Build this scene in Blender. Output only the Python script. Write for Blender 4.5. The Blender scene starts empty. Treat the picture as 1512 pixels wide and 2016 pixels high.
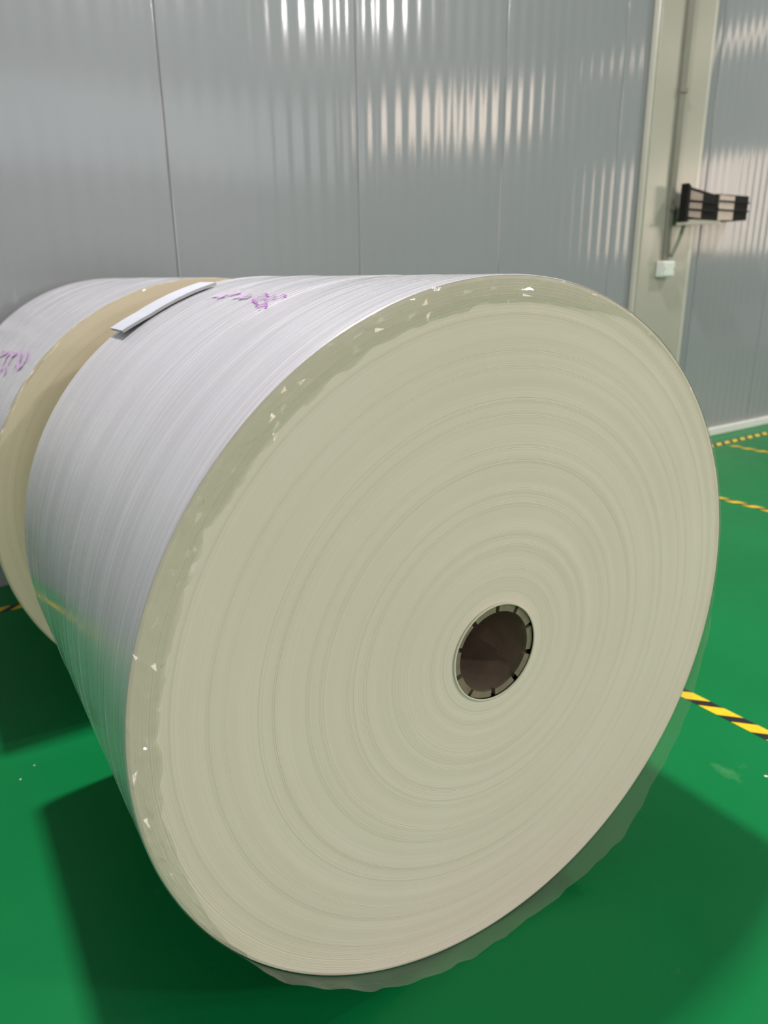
import bpy, math, random
from math import pi, sin, cos, radians, sqrt
from mathutils import Vector, Matrix

random.seed(7)
SC = bpy.context.scene
COL = SC.collection

# ------------------------------------------------------------------ camera
F_PX = 1435.2
cam_d = bpy.data.cameras.new('camera')
cam = bpy.data.objects.new('camera', cam_d); COL.objects.link(cam)
yaw, pitch, roll = 0.5614, 0.3145, -0.0119
fw = Vector((sin(yaw)*cos(pitch), cos(yaw)*cos(pitch), -sin(pitch)))
r0 = Vector((cos(yaw), -sin(yaw), 0)); u0 = r0.cross(fw)
rr = r0*cos(roll) + u0*sin(roll); uu = u0*cos(roll) - r0*sin(roll)
m = Matrix((rr, uu, -fw)).transposed().to_4x4()
m.translation = Vector((-0.7314, -0.8203, 1.2007))
cam.matrix_world = m
cam_d.sensor_fit = 'VERTICAL'; cam_d.sensor_height = 36.0
cam_d.lens = F_PX/2016*36.0
cam_d.clip_start = 0.02; cam_d.clip_end = 100
cam_d.dof.use_dof = True; cam_d.dof.focus_distance = 1.12; cam_d.dof.aperture_fstop = 4.2
SC.camera = cam

# ------------------------------------------------------------------ light / exposure
LAMP_STRENGTH = 430.0          # ceiling fittings
WINDOW_STRENGTH = 13.0        # warm sunlit windows in the side wall
CLERESTORY_FILL = 2.2     # added unseen high windows opposite the ribbed wall, lighting the roll's face
DOORWAY_FILL = 8.0  # glow of the added doorway that lights the roll's face
w = bpy.data.worlds.new('world'); SC.world = w; w.use_nodes = True
w.node_tree.nodes['Background'].inputs[0].default_value = (0.8, 0.85, 0.9, 1)
w.node_tree.nodes['Background'].inputs[1].default_value = 0.3
vs = SC.view_settings
vs.view_transform = 'Standard'; vs.look = 'None'; vs.gamma = 1.0; vs.use_curve_mapping = False
vs.exposure = 0.06
SC.cycles.max_bounces = 7; SC.cycles.transparent_max_bounces = 8

# ------------------------------------------------------------------ helpers
def mat(name):
    mt = bpy.data.materials.new(name); mt.use_nodes = True
    nt = mt.node_tree; b = nt.nodes['Principled BSDF']
    return mt, nt, b
def nd(nt, t, **kw):
    n = nt.nodes.new(t)
    for k, v in kw.items(): setattr(n, k, v)
    return n
def L(nt, a, b): nt.links.new(a, b)
def simple(name, col, rough=.5, metal=0, noise=.05, nscale=20, bump=0, coat=0, spec=.5):
    mt, nt, b = mat(name)
    b.inputs['Roughness'].default_value = rough; b.inputs['Metallic'].default_value = metal
    b.inputs['Specular IOR Level'].default_value = spec
    b.inputs['Coat Weight'].default_value = coat
    tc = nd(nt, 'ShaderNodeTexCoord'); n = nd(nt, 'ShaderNodeTexNoise'); n.inputs['Scale'].default_value = nscale
    n.inputs['Detail'].default_value = 4
    L(nt, tc.outputs['Object'], n.inputs['Vector'])
    r = nd(nt, 'ShaderNodeValToRGB')
    r.color_ramp.elements[0].position = .3; r.color_ramp.elements[1].position = .7
    r.color_ramp.elements[0].color = tuple(c*(1-noise) for c in col)+(1,)
    r.color_ramp.elements[1].color = tuple(min(1, c*(1+noise)) for c in col)+(1,)
    L(nt, n.outputs['Fac'], r.inputs[0]); L(nt, r.outputs[0], b.inputs['Base Color'])
    if bump:
        bp = nd(nt, 'ShaderNodeBump'); bp.inputs['Strength'].default_value = bump; bp.inputs['Distance'].default_value = .002
        L(nt, n.outputs['Fac'], bp.inputs['Height']); L(nt, bp.outputs[0], b.inputs['Normal'])
    return mt
def emit(name, col, s):
    mt = bpy.data.materials.new(name); mt.use_nodes = True; nt = mt.node_tree
    nt.nodes.clear(); o = nd(nt, 'ShaderNodeOutputMaterial'); e = nd(nt, 'ShaderNodeEmission')
    e.inputs[0].default_value = col+(1,); e.inputs[1].default_value = s
    L(nt, e.outputs[0], o.inputs[0]); return mt

def mesh(name, V, Fc, mt, smooth=False):
    me = bpy.data.meshes.new(name); me.from_pydata(V, [], Fc); me.materials.append(mt)
    if smooth: me.polygons.foreach_set('use_smooth', [True]*len(me.polygons))
    me.update(); return me
def obj(name, me, parent=None, loc=None, rotz=0):
    o = bpy.data.objects.new(name, me); COL.objects.link(o)
    if parent: o.parent = parent
    if loc: o.location = loc
    if rotz: o.rotation_euler = (0, 0, rotz)
    return o
def tag(o, label=None, cat=None, group=None, kind=None):
    if label: o['label'] = label
    if cat: o['category'] = cat
    if group: o['group'] = group
    if kind: o['kind'] = kind
    return o
def boxes(lst):
    """list of (x0,x1,y0,y1,z0,z1) -> V,F"""
    V, Fc = [], []
    for (x0, x1, y0, y1, z0, z1) in lst:
        k = len(V)
        V += [(x0,y0,z0),(x1,y0,z0),(x1,y1,z0),(x0,y1,z0),(x0,y0,z1),(x1,y0,z1),(x1,y1,z1),(x0,y1,z1)]
        Fc += [(k,k+3,k+2,k+1),(k+4,k+5,k+6,k+7),(k,k+1,k+5,k+4),(k+1,k+2,k+6,k+5),(k+2,k+3,k+7,k+6),(k+3,k,k+4,k+7)]
    return V, Fc
def box(name, b, mt, parent=None, bevel=0, **kw):
    V, Fc = boxes([b]); o = obj(name, mesh(name, V, Fc, mt), parent, **kw)
    if bevel:
        md = o.modifiers.new('bevel', 'BEVEL'); md.width = bevel; md.segments = 3; md.limit_method = 'ANGLE'
    return o
def empty(name, loc=(0,0,0), rotz=0):
    o = bpy.data.objects.new(name, None); COL.objects.link(o); o.location = loc; o.rotation_euler = (0,0,rotz)
    o.empty_display_size = .1; return o
def tube(path, rad, seg=10):
    V, Fc = [], []; n = len(path); P = [Vector(p) for p in path]
    for i, p in enumerate(P):
        t = (P[min(i+1,n-1)]-P[max(i-1,0)]).normalized()
        a = t.cross(Vector((0,1,0)) if abs(t.y) < .9 else Vector((1,0,0))).normalized(); b = t.cross(a)
        for k in range(seg):
            th = 2*pi*k/seg; V.append(tuple(p+a*rad*cos(th)+b*rad*sin(th)))
    for i in range(n-1):
        for k in range(seg):
            Fc.append((i*seg+k, i*seg+(k+1)%seg, (i+1)*seg+(k+1)%seg, (i+1)*seg+k))
    Fc.append(tuple(range(seg))[::-1]); Fc.append(tuple((n-1)*seg+k for k in range(seg)))
    return V, Fc

# hall frame: x = along the back wall, -y = out of the wall into the hall
HX, HY, HA = -0.6009, 2.3579, 0.029875
def hall(s, o, z=0):
    return (HX+s*cos(HA)+o*sin(HA), HY+s*sin(HA)-o*cos(HA), z)
S0, S1, DEPTH, HT = -3.8, 11.6, 16.0, 6.0

# ------------------------------------------------------------------ materials
def floor_mat():
    mt, nt, b = mat('green_epoxy')
    tc = nd(nt, 'ShaderNodeTexCoord')
    n1 = nd(nt, 'ShaderNodeTexNoise'); n1.inputs['Scale'].default_value = 1.6; n1.inputs['Detail'].default_value = 5
    L(nt, tc.outputs['Object'], n1.inputs['Vector'])
    r = nd(nt, 'ShaderNodeValToRGB'); r.color_ramp.elements[0].position = .3; r.color_ramp.elements[1].position = .72
    r.color_ramp.elements[0].color = (.002, .165, .042, 1); r.color_ramp.elements[1].color = (.003, .195, .054, 1)
    L(nt, n1.outputs['Fac'], r.inputs[0])
    # scuffed, dusty patches
    n2 = nd(nt, 'ShaderNodeTexNoise'); n2.inputs['Scale'].default_value = 7; n2.inputs['Detail'].default_value = 6; n2.inputs['Roughness'].default_value = .65
    L(nt, tc.outputs['Object'], n2.inputs['Vector'])
    r2 = nd(nt, 'ShaderNodeValToRGB'); r2.color_ramp.elements[0].position = .66; r2.color_ramp.elements[1].position = .80
    r2.color_ramp.elements[1].color = (.5, .5, .5, 1); L(nt, n2.outputs['Fac'], r2.inputs[0])
    mx = nd(nt, 'ShaderNodeMix', data_type='RGBA'); mx.inputs[7].default_value = (.10, .30, .12, 1)
    mp = nd(nt, 'ShaderNodeMapping', vector_type='POINT'); mp.inputs['Location'].default_value = (-1.343, 2.370, 0)
    L(nt, tc.outputs['Object'], mp.inputs[0])
    mp2 = nd(nt, 'ShaderNodeMapping'); mp2.inputs['Rotation'].default_value = (0, 0, .15); mp2.inputs['Scale'].default_value = (38, 17, 0)
    L(nt, mp.outputs[0], mp2.inputs[0])
    le = nd(nt, 'ShaderNodeVectorMath', operation='LENGTH'); L(nt, mp2.outputs[0], le.inputs[0])
    nn = nd(nt, 'ShaderNodeTexNoise'); nn.inputs['Scale'].default_value = 60; L(nt, tc.outputs['Object'], nn.inputs['Vector'])
    su = nd(nt, 'ShaderNodeMath', operation='MULTIPLY_ADD'); su.inputs[1].default_value = 1.4; L(nt, nn.outputs['Fac'], su.inputs[0]); L(nt, le.outputs['Value'], su.inputs[2])
    mr = nd(nt, 'ShaderNodeMapRange'); mr.inputs[1].default_value = 1.5; mr.inputs[2].default_value = .7; mr.inputs[3].default_value = 0; mr.inputs[4].default_value = .55
    L(nt, su.outputs[0], mr.inputs[0])
    mxm = nd(nt, 'ShaderNodeMath', operation='MAXIMUM'); L(nt, r2.outputs[0], mxm.inputs[0]); L(nt, mr.outputs[0], mxm.inputs[1])
    L(nt, mxm.outputs[0], mx.inputs[0]); L(nt, r.outputs[0], mx.inputs[6]); L(nt, mx.outputs[2], b.inputs['Base Color'])
    r3 = nd(nt, 'ShaderNodeMapRange'); r3.inputs[3].default_value = .26; r3.inputs[4].default_value = .40
    L(nt, n2.outputs['Fac'], r3.inputs[0]); L(nt, r3.outputs[0], b.inputs['Roughness'])
    b.inputs['Specular IOR Level'].default_value = .14
    n3 = nd(nt, 'ShaderNodeTexNoise'); n3.inputs['Scale'].default_value = 35; L(nt, tc.outputs['Object'], n3.inputs['Vector'])
    bp = nd(nt, 'ShaderNodeBump'); bp.inputs['Strength'].default_value = .08; bp.inputs['Distance'].default_value = .003
    L(nt, n3.outputs['Fac'], bp.inputs['Height']); L(nt, bp.outputs[0], b.inputs['Normal'])
    return mt

def wall_mat():
    mt, nt, b = mat('painted_panel')
    tc = nd(nt, 'ShaderNodeTexCoord'); n = nd(nt, 'ShaderNodeTexNoise'); n.inputs['Scale'].default_value = 2
    L(nt, tc.outputs['Object'], n.inputs['Vector'])
    r = nd(nt, 'ShaderNodeValToRGB'); r.color_ramp.elements[0].color = (.25, .262, .276, 1); r.color_ramp.elements[1].color = (.275, .287, .301, 1)
    L(nt, n.outputs['Fac'], r.inputs[0]); L(nt, r.outputs[0], b.inputs['Base Color'])
    b.inputs['Roughness'].default_value = .11; b.inputs['Specular IOR Level'].default_value = .5
    mp = nd(nt, 'ShaderNodeMapping'); mp.inputs['Scale'].default_value = (9, 9, 1.2)
    n2 = nd(nt, 'ShaderNodeTexNoise'); n2.inputs['Scale'].default_value = 1
    L(nt, tc.outputs['Object'], mp.inputs[0]); L(nt, mp.outputs[0], n2.inputs['Vector'])
    bp = nd(nt, 'ShaderNodeBump'); bp.inputs['Strength'].default_value = .05; bp.inputs['Distance'].default_value = .01
    L(nt, n2.outputs['Fac'], bp.inputs['Height']); L(nt, bp.outputs[0], b.inputs['Normal'])
    return mt

def paper_mat(name, c0, c1):
    """wound paper: fine concentric lines follow the radius about the roll axis (local y)"""
    mt, nt, b = mat(name)
    tc = nd(nt, 'ShaderNodeTexCoord'); sp = nd(nt, 'ShaderNodeSeparateXYZ'); L(nt, tc.outputs['Object'], sp.inputs[0])
    cb = nd(nt, 'ShaderNodeCombineXYZ'); L(nt, sp.outputs[0], cb.inputs[0]); L(nt, sp.outputs[2], cb.inputs[1])
    ln = nd(nt, 'ShaderNodeVectorMath', operation='LENGTH'); L(nt, cb.outputs[0], ln.inputs[0])
    n1 = nd(nt, 'ShaderNodeTexNoise', noise_dimensions='1D'); n1.inputs['Scale'].default_value = 260; n1.inputs['Detail'].default_value = 3; n1.inputs['Roughness'].default_value = .7
    L(nt, ln.outputs['Value'], n1.inputs['W'])
    n0 = nd(nt, 'ShaderNodeTexNoise', noise_dimensions='1D'); n0.inputs['Scale'].default_value = 18; n0.inputs['Detail'].default_value = 2
    L(nt, ln.outputs['Value'], n0.inputs['W'])
    ml = nd(nt, 'ShaderNodeMath', operation='MULTIPLY'); L(nt, n1.outputs['Fac'], ml.inputs[0]); L(nt, n0.outputs['Fac'], ml.inputs[1])
    n2 = nd(nt, 'ShaderNodeTexNoise'); n2.inputs['Scale'].default_value = 3; L(nt, tc.outputs['Object'], n2.inputs['Vector'])
    ad = nd(nt, 'ShaderNodeMath', operation='ADD'); L(nt, n2.outputs['Fac'], ad.inputs[0]); L(nt, ml.outputs[0], ad.inputs[1])
    r = nd(nt, 'ShaderNodeValToRGB'); r.color_ramp.elements[0].position = .4; r.color_ramp.elements[1].position = 1.0
    r.color_ramp.elements[0].color = c0+(1,); r.color_ramp.elements[1].color = c1+(1,)
    L(nt, ad.outputs[0], r.inputs[0])
    # paired bands where single sheet edges show as thin darker lines
    pa = nd(nt, 'ShaderNodeMath', operation='MULTIPLY_ADD'); pa.inputs[1].default_value = 1/.0725; pa.inputs[2].default_value = -.482/.0725+20
    L(nt, ln.outputs['Value'], pa.inputs[0])
    pp = nd(nt, 'ShaderNodeMath', operation='PINGPONG'); pp.inputs[1].default_value = .5; L(nt, pa.outputs[0], pp.inputs[0])
    pd = nd(nt, 'ShaderNodeMath', operation='SUBTRACT'); pd.inputs[1].default_value = .011/.0725; L(nt, pp.outputs[0], pd.inputs[0])
    pab = nd(nt, 'ShaderNodeMath', operation='ABSOLUTE'); L(nt, pd.outputs[0], pab.inputs[0])
    pm_ = nd(nt, 'ShaderNodeMapRange', interpolation_type='SMOOTHSTEP'); pm_.inputs[1].default_value = .10; pm_.inputs[2].default_value = .03
    pm_.inputs[3].default_value = .12; pm_.inputs[4].default_value = 1; L(nt, pab.outputs[0], pm_.inputs[0])
    nl = nd(nt, 'ShaderNodeTexNoise', noise_dimensions='1D'); nl.inputs['Scale'].default_value = 640; nl.inputs['Detail'].default_value = 1
    L(nt, ln.outputs['Value'], nl.inputs['W'])
    lr = nd(nt, 'ShaderNodeMapRange'); lr.inputs[1].default_value = .5; lr.inputs[2].default_value = .66; L(nt, nl.outputs['Fac'], lr.inputs[0])
    lm = nd(nt, 'ShaderNodeMath', operation='MULTIPLY'); L(nt, lr.outputs[0], lm.inputs[0]); L(nt, pm_.outputs[0], lm.inputs[1])
    lf = nd(nt, 'ShaderNodeMath', operation='MULTIPLY'); lf.inputs[1].default_value = .42; L(nt, lm.outputs[0], lf.inputs[0])
    mx = nd(nt, 'ShaderNodeMix', data_type='RGBA'); mx.inputs[7].default_value = tuple(c*.62 for c in c0)+(1,)
    L(nt, lf.outputs[0], mx.inputs[0]); L(nt, r.outputs[0], mx.inputs[6]); L(nt, mx.outputs[2], b.inputs['Base Color'])
    bp = nd(nt, 'ShaderNodeBump'); bp.inputs['Strength'].default_value = .28; bp.inputs['Distance'].default_value = .0012
    L(nt, ml.outputs[0], bp.inputs['Height']); L(nt, bp.outputs[0], b.inputs['Normal'])
    b.inputs['Roughness'].default_value = .62; b.inputs['Specular IOR Level'].default_value = .3
    return mt

def wrap_mat():
    """many layers of clear stretch film: milky, glossy, streaked round the roll"""
    mt, nt, b = mat('stretch_wrap')
    uv = nd(nt, 'ShaderNodeUVMap'); uv.uv_map = 'wrap'
    def streak(scale, sv, det):
        mp = nd(nt, 'ShaderNodeMapping'); mp.inputs['Scale'].default_value = (scale, sv, 1)
        n = nd(nt, 'ShaderNodeTexNoise', noise_dimensions='2D'); n.inputs['Scale'].default_value = 1; n.inputs['Detail'].default_value = det
        L(nt, uv.outputs[0], mp.inputs[0]); L(nt, mp.outputs[0], n.inputs['Vector']); return n.outputs['Fac']
    s1 = streak(2.2, 150, 3); s2 = streak(1.0, 28, 3); s3 = streak(9, 500, 2)
    a = nd(nt, 'ShaderNodeMath', operation='ADD'); L(nt, s1, a.inputs[0]); L(nt, s2, a.inputs[1])
    r = nd(nt, 'ShaderNodeValToRGB'); r.color_ramp.elements[0].position = .75; r.color_ramp.elements[1].position = 1.25
    e = r.color_ramp.elements
    e[0].position = .38; e[1].position = .62
    e[0].color = (.64, .62, .685, 1); e[1].color = (.76, .74, .81, 1)
    h = nd(nt, 'ShaderNodeMath', operation='MULTIPLY'); h.inputs[1].default_value = .5
    L(nt, a.outputs[0], h.inputs[0]); L(nt, h.outputs[0], r.inputs[0]); L(nt, r.outputs[0], b.inputs['Base Color'])
    b.inputs['Roughness'].default_value = .30; b.inputs['Specular IOR Level'].default_value = .6
    b.inputs['Coat Weight'].default_value = 1.0; b.inputs['Coat Roughness'].default_value = .045; b.inputs['Coat IOR'].default_value = 1.62
    a2 = nd(nt, 'ShaderNodeMath', operation='MULTIPLY_ADD'); L(nt, s3, a2.inputs[0]); a2.inputs[1].default_value = .35; L(nt, s1, a2.inputs[2])
    bp = nd(nt, 'ShaderNodeBump'); bp.inputs['Strength'].default_value = .4; bp.inputs['Distance'].default_value = .0012
    L(nt, a2.outputs[0], bp.inputs['Height']); L(nt, bp.outputs[0], b.inputs['Normal'])
    bp2 = nd(nt, 'ShaderNodeBump'); bp2.inputs['Strength'].default_value = .85; bp2.inputs['Distance'].default_value = .0010
    L(nt, a2.outputs[0], bp2.inputs['Height']); L(nt, bp2.outputs[0], b.inputs['Coat Normal'])
    return mt

def film_mat():
    """loose clear film: see-through, faintly milky, sharp glints on its creases"""
    mt = bpy.data.materials.new('clear_film'); mt.use_nodes = True; nt = mt.node_tree; nt.nodes.clear()
    o = nd(nt, 'ShaderNodeOutputMaterial')
    tr = nd(nt, 'ShaderNodeBsdfTransparent'); tr.inputs[0].default_value = (.925, .925, .90, 1)
    gl = nd(nt, 'ShaderNodeBsdfGlossy'); gl.inputs['Roughness'].default_value = .06
    df = nd(nt, 'ShaderNodeBsdfDiffuse'); df.inputs[0].default_value = (.8, .82, .78, 1)
    tc = nd(nt, 'ShaderNodeTexCoord'); n = nd(nt, 'ShaderNodeTexNoise'); n.inputs['Scale'].default_value = 60; n.inputs['Detail'].default_value = 4
    L(nt, tc.outputs['Object'], n.inputs['Vector'])
    bp = nd(nt, 'ShaderNodeBump'); bp.inputs['Strength'].default_value = .2; bp.inputs['Distance'].default_value = .003
    L(nt, n.outputs['Fac'], bp.inputs['Height']); L(nt, bp.outputs[0], gl.inputs['Normal'])
    m1 = nd(nt, 'ShaderNodeMixShader'); m1.inputs[0].default_value = .07
    L(nt, tr.outputs[0], m1.inputs[1]); L(nt, df.outputs[0], m1.inputs[2])
    lw = nd(nt, 'ShaderNodeLayerWeight'); lw.inputs[0].default_value = .5
    pw = nd(nt, 'ShaderNodeMath', operation='POWER'); pw.inputs[1].default_value = 4.0; L(nt, lw.outputs['Facing'], pw.inputs[0])
    k = nd(nt, 'ShaderNodeMath', operation='MULTIPLY_ADD'); k.inputs[1].default_value = .6; k.inputs[2].default_value = .06
    L(nt, pw.outputs[0], k.inputs[0])
    m2 = nd(nt, 'ShaderNodeMixShader'); L(nt, k.outputs[0], m2.inputs[0]); L(nt, m1.outputs[0], m2.inputs[1]); L(nt, gl.outputs[0], m2.inputs[2])
    L(nt, m2.outputs[0], o.inputs[0]); return mt

M = dict(
    floor=floor_mat(), wall=wall_mat(), wrap=wrap_mat(), film=film_mat(),
    paper=paper_mat('cream_paper', (.835, .715, .60), (.885, .765, .66)),
    paper2=paper_mat('tan_paper', (.80, .70, .54), (.83, .73, .57)),
    joint=simple('panel_joint', (.20, .21, .21), .7),
    plain=simple('hall_wall', (.44, .44, .45), .5, noise=.03, nscale=1),
    ceil=simple('ceiling_white', (.45, .44, .45), .7, noise=.03, nscale=1),
    base=simple('baseboard_white', (.70, .70, .66), .4, noise=.06, nscale=8),
    column=simple('column_cladding', (.38, .367, .31), .22, noise=.03, nscale=3, spec=.6),
    trim=simple('column_trim_highlight', (.48, .465, .40), .2, noise=.03, nscale=3, spec=.7),
    conduit=simple('grey_conduit', (.19, .185, .15), .5, noise=.06),
    cable=simple('grey_cable', (.22, .23, .18), .6, noise=.06),
    jbox=simple('junction_plastic', (.66, .68, .64), .35, noise=.04),
    black=simple('black_plastic', (.010, .010, .009), .6, noise=.2, nscale=40, spec=.15),
    brown=simple('brown_reflection', (.13, .10, .075), .25, noise=.12, nscale=30),
    pink=simple('pink_reflection', (.40, .32, .27), .3, noise=.1, nscale=30),
    ledge=simple('pale_ledge', (.40, .38, .32), .5, noise=.06, nscale=30),
    yellow=simple('tape_yellow', (.90, .58, .012), .4, noise=.06, nscale=30),
    tblack=simple('tape_black', (.012, .010, .012), .4, noise=.2, nscale=30),
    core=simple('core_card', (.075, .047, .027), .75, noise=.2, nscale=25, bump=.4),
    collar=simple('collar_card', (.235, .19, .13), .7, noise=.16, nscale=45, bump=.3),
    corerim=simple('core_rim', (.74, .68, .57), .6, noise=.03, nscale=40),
    card=simple('white_card', (.60, .61, .70), .45, noise=.04, nscale=12),
    cardedge=simple('card_edge', (.42, .43, .43), .6, noise=.06, nscale=30),
    ink=simple('purple_ink', (.46, .15, .54), .4, noise=.25, nscale=60),
    inkpale=simple('purple_ink_pale', (.60, .42, .66), .4, noise=.2, nscale=60),
    scrap=simple('paper_scrap_white', (.70, .68, .60), .8, noise=.08, nscale=80),
    housing=simple('lamp_housing', (.7, .7, .7), .4, noise=.02),
    lamp=emit('lamp_diffuser', (1.0, .95, .93), LAMP_STRENGTH),
    pane2=emit('clerestory_fill', (.92, .96, 1.0), CLERESTORY_FILL),
    added_door=emit('doorway_fill', (1.0, .93, .88), DOORWAY_FILL),
    lamp2=emit('lamp_diffuser_bright', (1.0, .95, .93), LAMP_STRENGTH*2.2),
    pane3=emit('window_daylight_soft', (1.0, .80, .66), WINDOW_STRENGTH*.42),
    pane=emit('window_daylight', (1.0, .80, .66), WINDOW_STRENGTH),
    frame=simple('window_frame', (.5, .5, .48), .4, noise=.03),
)

# ------------------------------------------------------------------ the hall
org = (HX, HY, 0)
V, Fc = boxes([(S0, S1, -DEPTH, 0.06, -0.12, 0)])
tag(obj('floor', mesh('floor', V, Fc, M['floor']), loc=org, rotz=HA), 'glossy green epoxy factory floor', kind='structure')
V, Fc = boxes([(S0, S1, -DEPTH, 0.06, HT, HT+.1)])
tag(obj('ceiling', mesh('ceiling', V, Fc, M['ceil']), loc=org, rotz=HA), 'pale grey ceiling of the hall', kind='structure')
V, Fc = boxes([(S0, S1, 0.045, 0.12, 0, HT)])
wall = tag(obj('wall_back', mesh('wall_back', V, Fc, M['joint']), loc=org, rotz=HA), 'grey ribbed metal panel wall behind the rolls', kind='structure')
for nm, b in (('wall_left', (S0-.1, S0, -DEPTH, .06, 0, HT)), ('wall_right', (S1, S1+.1, -DEPTH, .06, 0, HT)), ('wall_front', (S0, S1, -DEPTH-.1, -DEPTH, 0, HT))):
    V, Fc = boxes([b])
    tag(obj(nm, mesh(nm, V, Fc, M['plain']), loc=org, rotz=HA), 'plain pale grey hall wall on the %s side' % nm[5:], kind='structure')

# ribbed sandwich panels, 0.91 m wide, narrow shadow joints between
PW, NR, SMP = .910, 11, 12
prof = [(.0, .045), (.0, .008), (.003, .001)]
w0, w1 = .005, PW-.005
N = NR*SMP
for i in range(N+1):
    x = w0 + (w1-w0)*i/N
    prof.append((x, -.0006*(1-cos(2*pi*i/SMP))))
prof += [(PW-.003, .001), (PW-.001, .008), (PW-.001, .045)]
V, Fc = [], []
for (x, y) in prof: V += [(x, y, 0.0), (x, y, HT)]
for i in range(len(prof)-1): Fc.append((2*i, 2*i+2, 2*i+3, 2*i+1))
pm = mesh('panel', V, Fc, M['wall'], True)
k0 = math.floor((S0-.873)/PW)+1
s = .873 + k0*PW
while s + PW < S1:
    obj('panel', pm, wall, (s, 0, 0)); s += PW
# baseboard: a pale kerb along the foot of the wall
bb = tag(box('baseboard_back', (2.2, S1, -.035, .0, 0, .062), M['base'], bevel=.008, loc=org, rotz=HA), 'pale kerb strip along the foot of the ribbed wall', kind='structure')

# clad column on the wall, with a painted corner highlight and a trim strip
cs0, cs1, cd = 3.818, 4.385, .045
colm = tag(empty('trim_1', hall((cs0+cs1)/2, 0), HA), 'tall grey-beige clad column against the ribbed wall', kind='structure')
hw = (cs1-cs0)/2
box('cladding', (-hw+.025, hw-.045, -cd, -.0005, .0, HT), M['column'], colm, bevel=.006)
box('corner_highlight', (-hw, -hw+.0245, -cd+.004, -.0005, .0, HT), M['trim'], colm, bevel=.011)  # lighter colour paints the highlight along the column's left side
box('edge_strip', (hw-.0445, hw, -cd+.006, -.0005, .0, HT), M['trim'], colm, bevel=.006)

# windows of the side wall (behind the photographer's right)
def window(n, o0, o1, z0, z1, nx, label, pm_='pane', front=False):
    # side wall: o0..o1 is the distance from the ribbed wall; front wall: o0..o1 runs along the wall
    loc = hall((o0+o1)/2, DEPTH, z0) if front else hall(S1, (o0+o1)/2, z0)
    r = tag(empty('window_%d' % n, loc, HA-(pi/2 if front else 0)), label, kind='structure')
    hw2 = (o1-o0)/2; h = z1-z0
    for i in range(nx):
        a = -hw2+2*hw2*i/nx+.03; b2 = -hw2+2*hw2*(i+1)/nx-.03
        obj('pane', mesh('pane', [(-.02, a, .04), (-.02, b2, .04), (-.02, b2, h-.04), (-.02, a, h-.04)], [(0, 3, 2, 1)], M[pm_]), r)
    fl = [(-.06, -.001, -hw2, hw2, 0, .04), (-.06, -.001, -hw2, hw2, h-.04, h)]
    for i in range(nx+1):
        c = -hw2+2*hw2*i/nx; fl.append((-.06, -.001, max(-hw2, c-.03), min(hw2, c+.03), .0401, h-.0401))
    for b2 in fl: box('window_bar', b2, M['frame'], r)
window(1, 9.9, 13.2, 4.05, 5.15, 4, 'warm bright window high in the side wall')
window(2, 3.3, 6.4, 4.45, 4.75, 3, 'narrow warm window high in the side wall', 'pane3')
window(3, 3.4, 6.2, 1.45, 3.0, 3, 'wide warm window low in the side wall', 'pane3')
window(4, -3.2, 10.8, 3.6, 5.5, 10, 'long row of added unseen pale high windows opposite the ribbed wall', 'pane2', True)  # added as frontal light for the roll's face

# added unseen doorway in the front wall, glowing to light the roll's face
dr = tag(empty('added_door_1', hall(-1.6, DEPTH, 0), HA-pi/2), 'added unseen glowing doorway opposite the ribbed wall', kind='structure')
obj('daylight', mesh('daylight', [(-.02, -1.9, .02), (-.02, 1.9, .02), (-.02, 1.9, 3.1), (-.02, -1.9, 3.1)], [(0, 3, 2, 1)], M['added_door']), dr)
box('jamb', (-.08, -.001, -2.0, -1.905, 0, 3.1), M['frame'], dr); box('jamb', (-.08, -.001, 1.905, 2.0, 0, 3.1), M['frame'], dr)
box('lintel', (-.08, -.001, -2.0, 2.0, 3.105, 3.25), M['frame'], dr)

# ceiling fittings
def lamp(s, o, ln, wd, em='lamp', label='unseen white ceiling light hung from rods over the open floor'):
    r = empty('ceiling_light', hall(s, o, 5.6), HA)
    box('housing', (-wd/2-.02, wd/2+.02, -ln/2-.02, ln/2+.02, 0.0, .06), M['housing'], r, bevel=.008)
    obj('diffuser', mesh('diffuser', [(-wd/2, -ln/2, -.004), (wd/2, -ln/2, -.004), (wd/2, ln/2, -.004), (-wd/2, ln/2, -.004)], [(0, 3, 2, 1)], M[em]), r)
    for y in (-ln/3, ln/3):
        V, Fc = tube([(0, y, .06), (0, y, .4)], .006, 8); obj('rod', mesh('rod', V, Fc, M['housing'], True), r)
    tag(r, label, 'ceiling light', 'ceiling lights of the hall')
lamp(.56, 1.14, .3, .3, 'lamp2', 'bright ceiling light hung right above the two rolls')
for s, o in ((7.0, 2.6), (3.6, 8.6), (7.6, 9.4)):  # first two are added to brighten the right wall and the roll's face
    lamp(s, o, .5, .3)

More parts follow.
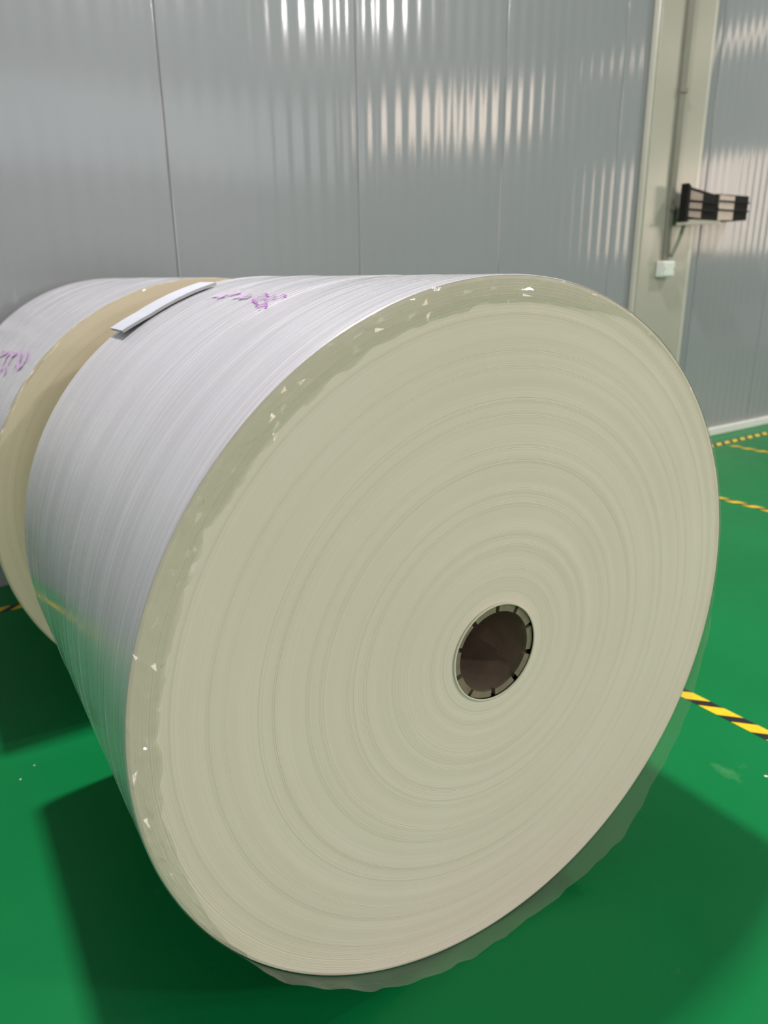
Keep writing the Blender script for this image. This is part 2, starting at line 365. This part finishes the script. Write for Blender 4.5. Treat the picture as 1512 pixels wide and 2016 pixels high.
# ------------------------------------------------------------------ floor tapes (yellow / black)
TW = .046
def tape(name, label, s0, o0, s1, o1, pitch=.101):
    ln = math.hypot(s1-s0, o1-o0)
    a = Vector(hall(s0, o0)); b = Vector(hall(s1, o1)); ang = math.atan2(b.y-a.y, b.x-a.x)
    r = tag(empty(name, a, ang), label, 'floor tape', 'hazard tape lines on the floor')
    h = TW/2; sl = .052; z0, z1 = .0002, .0011
    def seg(x0, x1, nm, mt):
        P = []
        for (x, y) in ((x0-sl/2, -h), (x1-sl/2, -h), (x1+sl/2, h), (x0+sl/2, h)):
            P.append((min(max(x, 0), ln), y))
        V = [(x, y, z0) for x, y in P]+[(x, y, z1) for x, y in P]
        Fc = [(0,3,2,1),(4,5,6,7),(0,1,5,4),(1,2,6,5),(2,3,7,6),(3,0,4,7)]
        obj(nm, mesh(nm, V, Fc, mt), r)
    x = 0.0
    while x < ln:
        seg(x, min(x+.060, ln+sl), 'yellow_stripe', M['yellow']); seg(x+.060, min(x+pitch, ln+sl), 'black_stripe', M['tblack']); x += pitch
tape('floor_tape', 'yellow and black striped tape on green floor right beside the front roll', 1.575, .36, 1.575, 3.0)
tape('floor_tape', 'yellow and black tape on mid floor between the roll and the wall column', 3.48, .36, 3.48, 2.6)
tape('floor_tape', 'short far tape running out from the wall at the right edge', 4.73, .30, 4.73, 1.5)
tape('floor_tape', 'striped tape running along the foot of the ribbed wall', -2.6, .262, 6.6, .215)

# ------------------------------------------------------------------ paper rolls
R = .598
GR = [.546, .493, .471, .420, .398, .348, .326, .281, .259, .213, .191, .150]
def face_h(r):
    """height of the wound face at radius r (layers stand a fraction of a millimetre proud)"""
    h = 0
    for g in GR:
        for d, a in ((-.004, .5), (-.0015, .9), (.001, .8), (.0035, .55)):
            t = (r-g-d)/.00062
            if abs(t) < 3: h += a*.00042*math.exp(-t*t)
    h += .0003*sin(r*43)+.00022*sin(r*97+1)+.00018*sin(r*211)
    if r > .55: h += .00013*(sin(r*2100)*sin(r*310)+.6*sin(r*1330))*min(1, (r-.55)/.01)
    return h
def body_mesh(name, Ln, mt, rc, fine):
    rad = []
    r = rc
    while r < R-.004:
        rad.append(r); r += .0005 if fine else .006
    NT = 256 if fine else 160
    V, Fc = [], []
    rows = [(rr_, -face_h(rr_) if fine else 0) for rr_ in rad]
    rows += [(R-.004, 0.0), (R-.0006, .0), (R, .0006), (R, Ln-.004), (R-.004, Ln), (rc, Ln)]
    for (rad_, y) in rows:
        for k in range(NT):
            th = 2*pi*k/NT; V.append((rad_*cos(th), y, rad_*sin(th)))
    n = len(rows)
    for i in range(n-1):
        for k in range(NT):
            k2 = (k+1) % NT
            Fc.append((i*NT+k, i*NT+k2, (i+1)*NT+k2, (i+1)*NT+k))
    me = mesh(name, V, Fc, mt, True)
    return me
def sleeve_mesh(name, Ln, seed, amp=1.0, NT=360, dy=.0022):
    rnd = random.Random(seed)
    NY = int(Ln/dy)
    # circumferential ridges: (y0, width, height, tilt, phase, freq)
    ridges = []
    for i in range(int(Ln*190)):
        ridges.append((rnd.uniform(0, Ln), rnd.uniform(.0012, .0035), rnd.uniform(.00006, .0005)*(2.4 if rnd.random() < .12 else 1), rnd.gauss(0, .012), rnd.uniform(0, 6.28), rnd.choice((1, 2, 3, 4)), rnd.uniform(.2, 1)))
    V = []
    Hh = [[0.0]*NT for _ in range(NY+1)]
    for (y0, wd, ht, tilt, ph, fq, md) in ridges:
        for k in range(NT):
            th = 2*pi*k/NT
            yc = y0 + tilt*sin(th*1+ph)
            a = ht*(1-md*.5+md*.5*sin(fq*th+ph*1.7))
            if a <= 0: continue
            j0 = int((yc-2.2*wd)/dy); j1 = int((yc+2.2*wd)/dy)+1
            for j in range(max(0, j0), min(NY, j1)+1):
                t = (j*dy-yc)/wd; Hh[j][k] += a*math.exp(-t*t)
    for j in range(NY+1):
        y = Ln*j/NY
        for k in range(NT):
            th = 2*pi*k/NT
            rr_ = R+.0012+amp*min(Hh[j][k], .0022)
            if j == 0: rr_ = R+.0003
            if j == NY: rr_ = R+.0003
            V.append((rr_*cos(th), y, rr_*sin(th)))
    Fc = []
    for j in range(NY):
        for k in range(NT):
            k2 = (k+1) % NT
            Fc.append((j*NT+k, j*NT+k2, (j+1)*NT+k2, (j+1)*NT+k))
    me = mesh(name, V, Fc, M['wrap'], True)
    uvl = me.uv_layers.new(name='wrap'); data = []
    for j in range(NY):
        for k in range(NT):
            for (jj, kk) in ((j, k), (j, k+1), (j+1, k+1), (j+1, k)):
                a = kk/NT*2*pi
                data += [R*a, Ln*jj/NY + .035*a]
    uvl.data.foreach_set('uv', data)
    return me
def lerp_tab(tab, x):
    for (a, va), (b, vb) in zip(tab, tab[1:]):
        if a <= x <= b:
            t = (x-a)/(b-a); t = t*t*(3-2*t); return va+(vb-va)*t
    return tab[-1][1]
def film_mesh(name, seed, width_tab, fold_tab, rough=1.0):
    """loose film left over at the rim: folded onto the face where fold = 90, standing straight out where fold = 0"""
    rnd = random.Random(seed); NT, NW = 300, 7
    V = []
    wob = [rnd.uniform(.86, 1.06) for _ in range(NT)]
    for i in range(NT):
        if rnd.random() < .12: wob[i] *= rnd.uniform(.72, .95)
    wob = [(wob[i-1]+2*wob[i]+wob[(i+1) % NT])/4 for i in range(NT)]
    for j in range(NW+1):
        for k in range(NT):
            deg = 360*(k+(rnd.uniform(-.45, .45) if 0 < j else 0))/NT
            d = deg % 360
            wd = lerp_tab(width_tab, d)*wob[k]; fo = radians(lerp_tab(fold_tab, d))
            t = (j+(rnd.uniform(-.3, .3) if 0 < j < NW else 0))/NW
            l = wd*t
            # bend happens over the first few mm
            inw = l*sin(fo); fwd = l*cos(fo)
            cr = rough*(0 if j == 0 else 1)*min(1, wd/.03)
            flat = sin(fo)**2
            up = cr*(rnd.uniform(0, .0005) + (rnd.uniform(.002, .0065) if rnd.random() < (.36 if 138 < d < 215 else .20) and flat > .12 else 0))
            wave = (.0030*sin(d*.31+1)+.0016*sin(d*.83+2.2)+rnd.gauss(0, .0002))*t*cr
            rr_ = R+.0018-inw + (wave-up*.6)*cos(fo)
            y = -.0016*min(1, j) - fwd - up*sin(fo) - (.0012 if j else 0)
            th = radians(d)
            V.append((rr_*cos(th), y, rr_*sin(th)))
    Fc = []
    for j in range(NW):
        for k in range(NT):
            k2 = (k+1) % NT
            q = (j*NT+k, j*NT+k2, (j+1)*NT+k2, (j+1)*NT+k)
            if rnd.random() < .5: Fc += [(q[0], q[1], q[2]), (q[0], q[2], q[3])]
            else: Fc += [(q[0], q[1], q[3]), (q[1], q[2], q[3])]
    return mesh(name, V, Fc, M['film'])
def on_roll(deg, y, rad):
    t = radians(deg); return (rad*cos(t), y, rad*sin(t))
def stroke_mesh(name, strokes, mt, wd, rad):
    """marker strokes as thin ribbons lying on the film; points are (angle, y)"""
    V, Fc = [], []
    for st in strokes:
        P = []
        for (a0, y0), (a1, y1) in zip(st, st[1:]):
            for i in range(5): P.append((a0+(a1-a0)*i/5, y0+(y1-y0)*i/5))
        P.append(st[-1])
        k = len(V)
        for i, (a, y) in enumerate(P):
            a0, y0 = P[max(0, i-1)]; a1, y1 = P[min(len(P)-1, i+1)]
            du, dv = radians(a1-a0)*rad, y1-y0; q = math.hypot(du, dv) or 1
            nu, nv = -dv/q*wd/2, du/q*wd/2
            V.append(on_roll(a+math.degrees(nu/rad), y+nv, rad)); V.append(on_roll(a-math.degrees(nu/rad), y-nv, rad))
        for i in range(len(P)-1): Fc.append((k+2*i, k+2*i+1, k+2*i+3, k+2*i+2))
    return mesh(name, V, Fc, mt, True)
def ring_mesh(name, r0_, r1_, y0, y1, mt, a0=0, a1=360, n=64, smooth=True):
    V, Fc = [], []; full = abs(a1-a0) >= 360
    cnt = n if full else n+1
    for i in range(cnt):
        t = radians(a0+(a1-a0)*i/n)
        for (r_, y) in ((r0_, y0), (r1_, y0), (r1_, y1), (r0_, y1)): V.append((r_*cos(t), y, r_*sin(t)))
    for i in range(n):
        j = (i+1) % cnt
        for e in range(4): Fc.append((4*i+e, 4*j+e, 4*j+(e+1) % 4, 4*i+(e+1) % 4))
    if not full: Fc += [(0, 1, 2, 3), (4*n+3, 4*n+2, 4*n+1, 4*n)]
    return mesh(name, V, Fc, mt, smooth)

RC = .0866
def paper_roll(loc, Ln, label, mt, seed, front, core):
    r = tag(empty('paper_roll', loc), label, 'paper roll', 'wrapped paper rolls lying end to end')
    ax = R+.0025
    b = obj('paper', body_mesh('paper', Ln, mt, RC if core else .08, front), r, (0, 0, ax))
    sl = obj('stretch_wrap', sleeve_mesh('stretch_wrap', Ln, seed, 1.0, 360 if front else 200, .0022 if front else .0045), r, (0, 0, ax))
    if front:
        wt = [(0, .012), (35, .010), (60, .014), (80, .040), (100, .044), (176, .044), (190, .034), (208, .030), (225, .026), (235, .034), (250, .040), (258, .042), (270, .036), (278, .032), (300, .046), (316, .036), (330, .026), (345, .018), (360, .012)]
        ft = [(0, 70), (35, 82), (60, 89), (176, 89), (200, 70), (212, 35), (225, 8), (330, 2), (345, 30), (360, 70)]
    else:
        wt = [(0, .006), (120, .006), (140, .010), (160, .008), (360, .006)]; ft = [(0, 85), (360, 85)]
    obj('film_overhang', film_mesh('film_overhang', seed+1, wt, ft), r, (0, 0, ax))
    if core:
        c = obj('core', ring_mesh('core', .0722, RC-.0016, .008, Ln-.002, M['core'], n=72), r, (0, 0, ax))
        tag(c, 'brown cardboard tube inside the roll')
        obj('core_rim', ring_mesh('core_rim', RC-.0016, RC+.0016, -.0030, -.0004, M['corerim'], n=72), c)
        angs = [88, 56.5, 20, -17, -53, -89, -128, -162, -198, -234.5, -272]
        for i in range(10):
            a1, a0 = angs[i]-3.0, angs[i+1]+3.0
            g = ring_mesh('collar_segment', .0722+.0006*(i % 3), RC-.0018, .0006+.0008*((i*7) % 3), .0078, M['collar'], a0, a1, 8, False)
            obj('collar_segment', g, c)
    return r, ax
roll1, ax = paper_roll((0, 0, 0), .885, 'large cream paper roll in front, its end face and core hole facing the camera', M['paper'], 11, True, True)
roll2, _ = paper_roll((-.047, 1.128, 0), 1.10, 'second wrapped paper roll farther back, behind the front roll at the left edge', M['paper2'], 23, False, False)
# purple marker on both wraps
rk = R+.0042
obj('marker_writing', stroke_mesh('marker_writing', [
    [(114.0, .330), (113.2, .318), (112.4, .330), (112.6, .352), (113.4, .352)],
    [(113.2, .360), (112.2, .375), (111.2, .420), (110.2, .430)],
    [(112.0, .352), (110.6, .362), (109.4, .345), (108.6, .350), (109.0, .325), (109.8, .330)],
    [(111.0, .410), (110.0, .395), (109.0, .400), (108.4, .425), (109.4, .440)],
    [(110.6, .385), (109.6, .372), (108.4, .380)]], M['ink'], .0045, rk), roll1, (0, 0, ax))
obj('marker_writing', stroke_mesh('marker_writing', [
    [(111.8, .640), (110.6, .628), (109.8, .600), (110.4, .580), (111.0, .600)],
    [(110.4, .612), (109.0, .590), (108.2, .560), (108.8, .545)],
    [(109.8, .570), (108.4, .545), (107.8, .570)],
    [(110.6, .525), (110.0, .490), (109.0, .480), (109.4, .510)],
    [(110.8, .490), (110.2, .465), (109.2, .470)]], M['inkpale'], .0075, rk), roll1, (0, 0, ax))
obj('marker_writing', stroke_mesh('marker_writing', [
    [(136.0, .20), (138.4, .14), (140.4, .15), (140.0, .20), (137.6, .24)],
    [(140.6, .22), (138.0, .26), (136.6, .32), (138.6, .36)],
    [(141.6, .34), (139.0, .36), (138.0, .42), (140.0, .46), (142.0, .42)],
    [(138.5, .48), (140.5, .56), (139.0, .60)], [(144, .30), (142.4, .38), (144.6, .42)]], M['inkpale'], .014, rk), roll2, (0, 0, ax))
# white card tucked on top of the front roll, at its back edge
def card():
    V, Fc = [], []; n = 14; a0, a1 = 126.0, 104.5
    for i in range(n+1):
        a = a0+(a1-a0)*i/n; lift = .0045+.006*max(0, 1-i/4)
        y0 = .775-.006*sin(i/n*3); y1 = .879
        for rad, y in ((R+lift, y0), (R+lift, y1), (R+lift+.006, y1), (R+lift+.006, y0)): V.append(on_roll(a, y, rad))
    for i in range(n):
        for e in range(4): Fc.append((4*i+e, 4*i+(e+1) % 4, 4*i+4+(e+1) % 4, 4*i+4+e))
    Fc += [(3, 2, 1, 0), (4*n, 4*n+1, 4*n+2, 4*n+3)]
    me = mesh('card_strip', V, Fc, M['card']); me.materials.append(M['cardedge'])
    for p in me.polygons:
        if p.index >= 4*n or p.index % 4 in (1, 3): p.material_index = 1
    o = obj('card_strip', me, None, (0, 0, ax))
    tag(o, 'flat bluish white card strip lying on top of the front roll near its back edge', 'card')
card()

# ------------------------------------------------------------------ fittings on the column
# conduit down to a junction box
sc_ = 4.085
cdt = tag(empty('conduit_pipe', hall(sc_, cd, 1.27), HA), 'thin dark grey conduit running down the beige column', 'conduit')
box('trunking', (-.026, .026, -.022, -.0005, 0.0, HT-1.272), M['conduit'], cdt, bevel=.006)
for z in (.30, .96, 1.7):
    box('clip', (-.034, .034, -.027, -.0225, z, z+.03), M['conduit'], cdt, bevel=.002)
jb = tag(empty('junction_box', hall(4.075, cd, 1.165), HA), 'small white junction box at the foot of the conduit on the column', 'junction box')
box('body', (-.065, .065, -.05, -.0005, 0, .10), M['jbox'], jb, bevel=.008)
box('cover', (-.055, .055, -.056, -.0505, .01, .09), M['jbox'], jb, bevel=.002)
for x in (-.045, .045):
    V, Fc = tube([(x, -.0565, .05), (x, -.0585, .05)], .004, 8); obj('screw', mesh('screw', V, Fc, M['conduit']), jb)

# black slatted wall unit reaching from the column over the ribbed wall
def quad_prism(P, y0, y1, mt, name, parent):
    V = [(x, y0, z) for x, z in P]+[(x, y1, z) for x, z in P]; n = len(P)
    Fc = [tuple(range(n))[::-1], tuple(range(n, 2*n))]+[(i, (i+1) % n, n+(i+1) % n, n+i) for i in range(n)]
    Fc = [f[::-1] for f in Fc]
    return obj(name, mesh(name, V, Fc, mt), parent)
rk_s, rk_z = 4.075, 1.49
rack = tag(empty('wall_unit', hall(rk_s, 0, rk_z), HA), 'black slatted wall unit with brown and pinkish painted reflections beside the column', 'wall unit')
yb, yf = -.11, -.15            # behind the column face line -> front
TOPL = lambda x: .222-.120*x     # sloping top of the left bay
quad_prism([(.024, .005), (.052, .005), (.052, TOPL(.052)-.002), (.024, .230)], yf-.012, yb, M['black'], 'end_plate', rack)
quad_prism([(.0525, .02), (.375, .02), (.375, TOPL(.375)), (.0525, TOPL(.0525))], yf+.012, yb, M['black'], 'left_bay', rack)
quad_prism([(.060, .04), (.205, .032), (.205, TOPL(.205)-.02), (.060, TOPL(.06)-.02)], yf+.004, yf+.0115, M['brown'], 'brown_reflection', rack)  # brown inset paints a window reflection on the glossy black unit
for z in (.075, .125):
    quad_prism([(.06, z), (.368, z-.002), (.368, z+.010), (.06, z+.012)], yf-.006, yf+.0038, M['black'], 'slat', rack)
quad_prism([(.010, -.014), (.375, .004), (.375, .0195), (.0525, .0195), (.0525, .004), (.010, .004)], yf-.03, yb, M['ledge'], 'ledge', rack)
quad_prism([(.377, .02), (.735, .035), (.735, .186), (.377, .186)], yf+.012, -.012, M['black'], 'right_bay', rack)
quad_prism([(.392, .026), (.560, .032), (.560, .178), (.392, .180)], yf+.004, yf+.0115, M['pink'], 'pink_reflection', rack)  # pinkish inset paints the warm window mirrored in the black plastic
for z in (.085, .138):
    quad_prism([(.39, z), (.728, z), (.728, z+.010), (.39, z+.010)], yf-.004, yf+.0038, M['black'], 'slat', rack)
box('mounting_block', (.22, .36, yb+.0005, -.0005, .05, .14), M['black'], rack)
# cable from the unit to the junction box
cpts = []
A0 = Vector((.06, -.13, -.015)); A1 = Vector((.035, -.075, -.20))
for i in range(9):
    t = i/8; p = A0.lerp(A1, t); p.x += -.03*sin(t*pi)*0 + .012*sin(t*pi); cpts.append(tuple(p))
V, Fc = tube(cpts, .012, 10)
cb_ = obj('cable', mesh('cable', V, Fc, M['cable'], True), None, hall(rk_s, 0, rk_z), HA)
tag(cb_, 'short grey cable slanting from the black wall unit down to the junction box', 'cable')

# ------------------------------------------------------------------ little scraps on the floor
def scrap(x, y, sx, sy, rz, label):
    n = 7; rnd = random.Random(int(x*1000)); V = [(0, 0, .003)]
    for i in range(n):
        q = rnd.uniform(.7, 1.1); V.append((sx*q*cos(2*pi*i/n), sy*q*sin(2*pi*i/n), .0004+rnd.uniform(0, .001)))
    Fc = [(0, 1+i, 1+(i+1) % n) for i in range(n)]+[tuple(range(n, 0, -1))]
    o = obj('paper_scrap', mesh('paper_scrap', V, Fc, M['scrap']), None, (x, y, 0), rz)
    tag(o, label, 'scrap', 'paper scraps on the floor')
scrap(.879, -.034, .0055, .005, .4, 'tiny white paper scrap on green floor at the right edge')
scrap(-.693, .979, .004, .003, 1.1, 'tiny pale scrap on the floor left of the rolls')
scrap(-.655, 1.02, .003, .003, .2, 'smallest pale speck on the floor beside the gap between the rolls')
